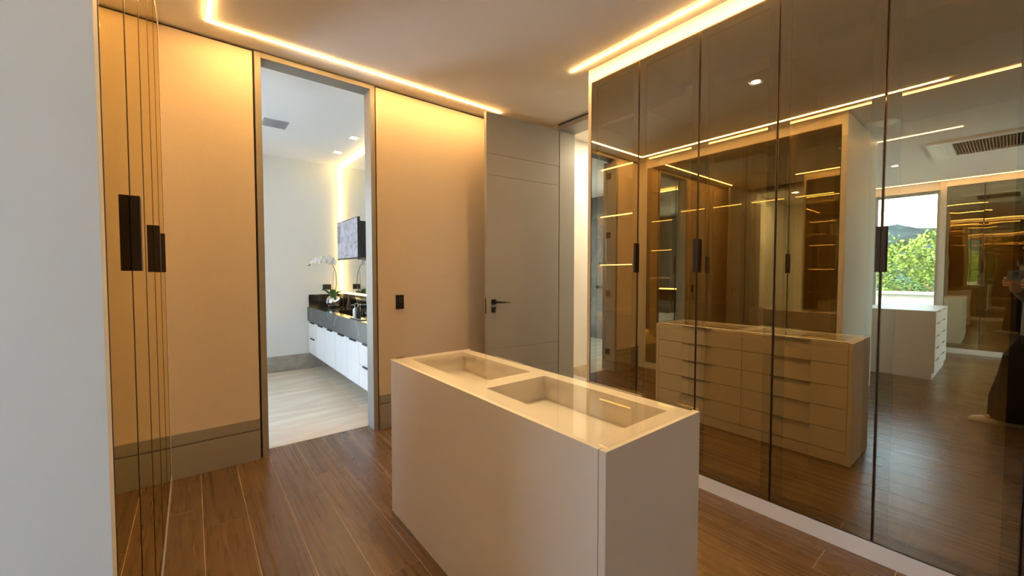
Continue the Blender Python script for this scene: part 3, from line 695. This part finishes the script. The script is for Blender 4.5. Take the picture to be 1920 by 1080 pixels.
# ================================================================== GARDEN OUTSIDE WINDOW 1
struct('terrace_ground', (-9.2, -5.56, -3.05, 2.99, -.25, -.12), 'terrace', 'pale stone terrace outside the window', 'terrace')
pw = thing('garden_parapet', (-9.1, 1.0, -.12), 'low pale parapet wall at the edge of the terrace', 'parapet')
box('wall_body', (-9.2, -9.0, -4.0, 6.0, -.12, .86), 'parapet', pw); box('coping', (-9.24, -8.96, -4.0, 6.0, .86, .93), 'parapet', pw, .004)
struct('terrace_ground', (-9.2, 4.0, -9.0, -3.06, -.25, -.12), 'terrace', 'unseen pale ground added behind the camera to bounce sunlight indoors', 'terrace')  # added reflector: sunlit ground throwing light up to the ceiling
struct('terrace_ground', (-9.2, -1.91, 3.0, 6.55, -.25, -.13), 'terrace', 'pale stone terrace outside the bathroom', 'terrace')
struct('terrace_ground', (-9.2, 4.0, 6.56, 12.0, -.25, -.13), 'terrace', 'unseen pale ground added outside the bathroom far wall to bounce sunlight indoors', 'terrace')  # added reflector: sunlit ground bouncing light into the bathroom
struct('garden_ground', (-140, -9.2, -70, 70, -2.3, -2.2), 'lawn', 'green lawn beyond the terrace', 'lawn')
struct('roof_eave', (-6.3, -5.56, -4.0, 6.0, 2.98, 3.12), 'white_paint', 'white roof overhang outside the window', 'roof')
def tree(x, y, zb, zt, r, mat, label, nleaf=8000):
    t_ = thing('garden_tree', (x, y, zb), label, 'tree', 'trees outside the garden window')
    hgt = zt - zb
    mb = MB().tube([(x, y, zb), (x + .05, y, zb + hgt * .3), (x - .05, y + .05, zb + hgt * .55)], [.16, .12, .07], 8)
    for k in range(6):
        a = k * 1.05; mb.tube([(x, y, zb + hgt * .35), (x + math.cos(a) * r * .5, y + math.sin(a) * r * .5, zb + hgt * .62)], [.07, .03], 6)
    mb.build('trunk', 'bark', t_)
    blobs = []
    for k in range(34):
        a = random.uniform(0, 6.283); q = random.random() ** .6; zz = random.uniform(-.8, 1)
        rr = r * math.sqrt(max(.05, 1 - zz * zz * .8)) * q
        blobs.append((Vector((x + math.cos(a) * rr, y + math.sin(a) * rr, zb + hgt * .62 + zz * hgt * .33)), random.uniform(.28, .5) * r * .62))
    mb = MB(); vs = []; fs = []
    for i in range(nleaf):
        c, br = random.choice(blobs); d = Vector((random.gauss(0, 1), random.gauss(0, 1), random.gauss(0, 1))).normalized()
        p = c + d * br * random.uniform(.75, 1.05); s_ = random.uniform(.045, .09)
        n1 = Vector((random.gauss(0, 1), random.gauss(0, 1), random.gauss(0, 1))).normalized(); n2 = d.cross(n1).normalized() * s_ * .6; n1 = n1 * s_
        o = len(vs); vs += [p - n1, p + n2, p + n1, p - n2]; fs.append((o, o + 1, o + 2, o + 3))
    mb.add(vs, fs); mb.build('crown', mat, t_)
tree(-15.5, 2.5, -2.2, 2.75, 2.5, 'foliage_light', 'bright green leafy tree in the middle of the garden window')
tree(-21.5, 8.0, -2.2, 2.75, 2.4, 'foliage_light', 'bright green leafy tree left of the garden window centre')
tree(-14.5, -3.2, -2.2, 2.1, 1.9, 'foliage_mid', 'mid green leafy tree right of the garden window centre')
tree(-23.0, 1.6, -2.2, 3.0, 2.8, 'foliage_mid', 'mid green leafy tree farther back in the garden')
tree(-12.4, 6.9, -2.2, 1.2, 1.4, 'foliage_mid', 'small round green tree close to the terrace parapet')
# distant wooded hill
NX, NY = 40, 60; vs = []; fs = []
for i in range(NX + 1):
    for j in range(NY + 1):
        x = -45 - i * 1.6; y = -60 + j * 2.4
        z = -2.2 + 11.0 * math.sin(math.pi * min(1, i / NX * .75)) * (.85 + .25 * math.sin(y * .05)) + 1.3 * noise.noise(Vector((x * .35, y * .35, 0))) + .8 * noise.noise(Vector((x * .9, y * .9, 3)))
        vs.append((x, y, z))
for i in range(NX):
    for j in range(NY): a = i * (NY + 1) + j; fs.append((a, a + 1, a + NY + 2, a + NY + 1))
tag(MB().add(vs, fs, 0, True).build('garden_hill', 'foliage_far'), 'distant dark wooded hillside behind the garden', 'hill', None, 'structure')

# ================================================================== PERSON (photographer, mirrored at the right edge)
pe = thing('person', (-.66, -.22, 0), 'person in loose black trousers and white shoes holding up a phone, mirrored', 'person')
def skin_mesh(name, joints, edges, mat, parent, root=0, sub=2):
    """joints: list of (xyz, rx, ry)"""
    me = bpy.data.meshes.new(name); o0 = WORLD[parent.name]
    me.from_pydata([tuple(Vector(j[0]) - o0) for j in joints], edges, []); me.materials.append(MATS[mat])
    ob = bpy.data.objects.new(name, me); COL.objects.link(ob); ob.parent = parent; WORLD[ob.name] = o0
    sk = ob.modifiers.new('skin', 'SKIN'); sk.use_smooth_shade = True
    if not me.skin_vertices: 
        bm = bmesh.new(); bm.from_mesh(me); bm.verts.layers.skin.verify(); bm.to_mesh(me); bm.free()
    for i, j in enumerate(joints): me.skin_vertices[0].data[i].radius = (j[1], j[2]); me.skin_vertices[0].data[i].use_root = (i == root)
    ss = ob.modifiers.new('sub', 'SUBSURF'); ss.levels = sub; ss.render_levels = sub
    return ob
PH = Vector((0, 0, CAM_Z))                        # the phone's lens
vd = Vector((math.sin(R(38.634)), math.cos(R(38.634)), 0)); vr = Vector((vd.y, -vd.x, 0))
hR = PH - vd * .045 + vr * .052 + Vector((0, 0, -.085)); hL = PH - vd * .05 - vr * .075 + Vector((0, 0, -.075))
J = []; E_ = []
def j(p, rx, ry=None): J.append((p, rx, ry or rx)); return len(J) - 1
def chain(*ids):
    for a, b in zip(ids, ids[1:]): E_.append((a, b))
pel = j((-.66, -.22, .93), .13, .10); sp1 = j((-.65, -.21, 1.10), .125, .10); che = j((-.63, -.20, 1.30), .15, .11); nk0 = j((-.62, -.19, 1.44), .065); nk1 = j((-.61, -.17, 1.51), .055); hd0 = j((-.59, -.14, 1.57), .075); hd1 = j((-.59, -.14, 1.66), .082); hd2 = j((-.60, -.155, 1.72), .055)
chain(pel, sp1, che, nk0, nk1, hd0, hd1, hd2)
for s, hp, kn, an, toe in ((1, (-.56, -.24, .88), (-.56, -.25, .48), (-.55, -.33, .08), (-.53, -.20, .04)), (-1, (-.75, -.20, .88), (-.72, -.06, .48), (-.72, -.02, .08), (-.68, .14, .04))):
    a = j(hp, .085); b = j(kn, .055); c = j(an, .04); d = j(toe, .035); chain(pel, a, b, c, d)
for shp, elp, hand, sd_ in (((-.47, -.27, 1.40), (-.27, -.30, 1.20), hR, 1), ((-.76, -.10, 1.40), (-.54, -.13, 1.13), hL, -1)):
    a = j(shp, .06); b = j(elp, .042); wv = (hand - Vector(elp)).normalized(); w_ = j(hand - wv * .085, .026); pm = j(hand - wv * .03, .034, .018); chain(che, a, b, w_, pm)
    for q in range(4):   # four fingers wrap the phone's edge
        z = .012 + q * .019; base = hand + Vector((0, 0, z - .03)); ln = (.062, .07, .066, .052)[q]
        f1 = j(base + vr * sd_ * .012, .0095); f2 = j(base + vr * sd_ * .022 + vd * ln * .5, .009); f3 = j(base + vr * sd_ * .006 + vd * ln * .62, .008); chain(pm, f1, f2, f3)
    t1 = j(hand - vd * .012 + Vector((0, 0, .012)), .011); t2 = j(hand - vd * .02 - vr * sd_ * .025 + Vector((0, 0, .035)), .0095); chain(pm, t1, t2)
skin_mesh('body', J, E_, 'skin', pe)
# head details
hc = Vector((-.585, -.135, 1.625)); fd = vd * .9 + Vector((0, 0, -.1)); fd.normalize(); frt = fd.cross(Vector((0, 0, 1))).normalized()
def ell(c, rx, ry, rz, name, mat, seg=20, rings=12, zmin=-1, rot=0.0, back=None):
    mb = MB(); vs = []
    for i in range(rings + 1):
        th = math.pi * i / rings
        zz = math.cos(th)
        if zz < zmin: break
        vs.append([c + (vd * ry * math.sin(2 * math.pi * k / seg) + vr * rx * math.cos(2 * math.pi * k / seg)) * max(.02, math.sin(th)) + Vector((0, 0, rz * zz)) for k in range(seg)])
    mb.loft(vs[::-1]); return mb.build(name, mat, pe)
ell(hc, .075, .09, .115, 'head', 'skin')
ell(hc - vd * .028 + Vector((0, 0, .02)), .088, .088, .118, 'hair', 'hair_brown', zmin=-.55)
for s in (-1, 1):
    ell(hc + vd * .083 + vr * s * .03 + Vector((0, 0, .008)), .011, .007, .007, 'eye', 'eye_dark', 12, 8)
    ell(hc + vr * s * .076 + Vector((0, 0, -.005)), .01, .02, .032, 'ear', 'skin', 12, 8)
MB().loft([[hc + vd * .08 + vr * a + Vector((0, 0, b)) for a, b in ((-.006, .015), (.006, .015), (.006, .008), (-.006, .008))], [hc + vd * .108 + vr * a + Vector((0, 0, b)) for a, b in ((-.012, -.022), (.012, -.022), (.012, -.03), (-.012, -.03))], [hc + vd * .08 + vr * a + Vector((0, 0, b)) for a, b in ((-.01, -.03), (.01, -.03), (.01, -.036), (-.01, -.036))]]).build('nose', 'skin', pe)
ell(hc + vd * .084 + Vector((0, 0, -.058)), .024, .008, .008, 'mouth', 'lip', 12, 8)
# clothes
def ring(c, rx, ry, ax, seg=20, wob=0.0, ph=0.0):
    c = Vector(c); ax = Vector(ax).normalized(); ay = Vector((-ax.y, ax.x, 0))
    return [c + (ax * rx * math.cos(2 * math.pi * k / seg) + ay * ry * math.sin(2 * math.pi * k / seg)) * (1 + wob * math.sin(5 * 2 * math.pi * k / seg + ph)) for k in range(seg)]
axs = (.9, -.45, 0)
MB().loft([ring((-.66, -.215, .84), .205, .155, axs, wob=.03), ring((-.66, -.215, .98), .195, .15, axs, wob=.02), ring((-.65, -.21, 1.12), .18, .14, axs), ring((-.635, -.20, 1.30), .19, .145, axs), ring((-.625, -.195, 1.42), .15, .11, axs), ring((-.62, -.19, 1.475), .075, .07, axs)], cap=False).build('grey_top', 'cloth_grey', pe)
for shp, elp, hand in (((-.47, -.27, 1.40), (-.27, -.30, 1.20), hR), ((-.76, -.10, 1.40), (-.54, -.13, 1.13), hL)):
    s0, e0 = Vector(shp), Vector(elp); wv = (hand - e0).normalized()
    MB().tube([Vector((-.62, -.19, 1.40)), s0, s0.lerp(e0, .5), e0, e0.lerp(hand, .45), hand - wv * .11], [.075, .078, .066, .058, .05, .043], 14).build('sleeve', 'cloth_grey', pe)
MB().loft([ring((-.66, -.22, .76), .20, .16, axs), ring((-.66, -.22, .92), .195, .152, axs), ring((-.66, -.217, 1.0), .18, .142, axs)], cap=True).build('waistband', 'cloth_black', pe)
for pts in ([(-.57, -.25, .86), (-.56, -.25, .65), (-.56, -.26, .45), (-.555, -.30, .25), (-.55, -.32, .06)], [(-.735, -.185, .86), (-.725, -.09, .65), (-.72, -.055, .45), (-.72, -.035, .25), (-.72, -.02, .055)]):
    rr = [.125, .135, .125, .145, .135]
    MB().loft([ring(p, r_ * 1.0, r_ * 1.0, axs, 20, .05, i) for i, (p, r_) in enumerate(zip(pts, rr))][::-1]).build('trouser_leg', 'cloth_black', pe)
for hx, hy, tx_, ty_ in ((-.55, -.38, -.53, -.12), (-.73, -.09, -.675, .225)):
    a = Vector((hx, hy, 0)); b = Vector((tx_, ty_, 0)); d = (b - a).normalized(); s_ = Vector((d.y, -d.x, 0)); rs = []
    for q, wd_, hh in ((0, .028, .075), (.12, .037, .085), (.4, .038, .085), (.65, .046, .062), (.88, .042, .048), (1., .02, .03)):
        c = a.lerp(b, q); rs.append([c - s_ * wd_, c + s_ * wd_, c + s_ * wd_ + Vector((0, 0, hh * .6)), c + s_ * wd_ * .6 + Vector((0, 0, hh)), c - s_ * wd_ * .6 + Vector((0, 0, hh)), c - s_ * wd_ + Vector((0, 0, hh * .6))])
    MB().loft(rs).build('shoe', 'shoe_white', pe)
# phone
ph_ = thing('phone', PH - vd * .02, 'dark smartphone held up sideways by the person in the mirror', 'phone')
def obx(c, hx, hy, hz, name, mat, parent, bev=0.0):
    mb = MB(); vs = [c + vr * a * hx + vd * b * hy + Vector((0, 0, d * hz)) for d in (-1, 1) for a, b in ((-1, -1), (1, -1), (1, 1), (-1, 1))]
    mb.add(vs, [(3, 2, 1, 0), (4, 5, 6, 7), (0, 1, 5, 4), (1, 2, 6, 5), (2, 3, 7, 6), (3, 0, 4, 7)]); return mb.build(name, mat, parent, False, bev)
obx(PH - vd * .026 + Vector((0, 0, -.012)), .075, .004, .037, 'case', 'phone_dark', ph_, .002)
obx(PH - vd * .0215 + Vector((0, 0, 0)), .016, .0005, .016, 'camera_bump', 'black_plastic', ph_)
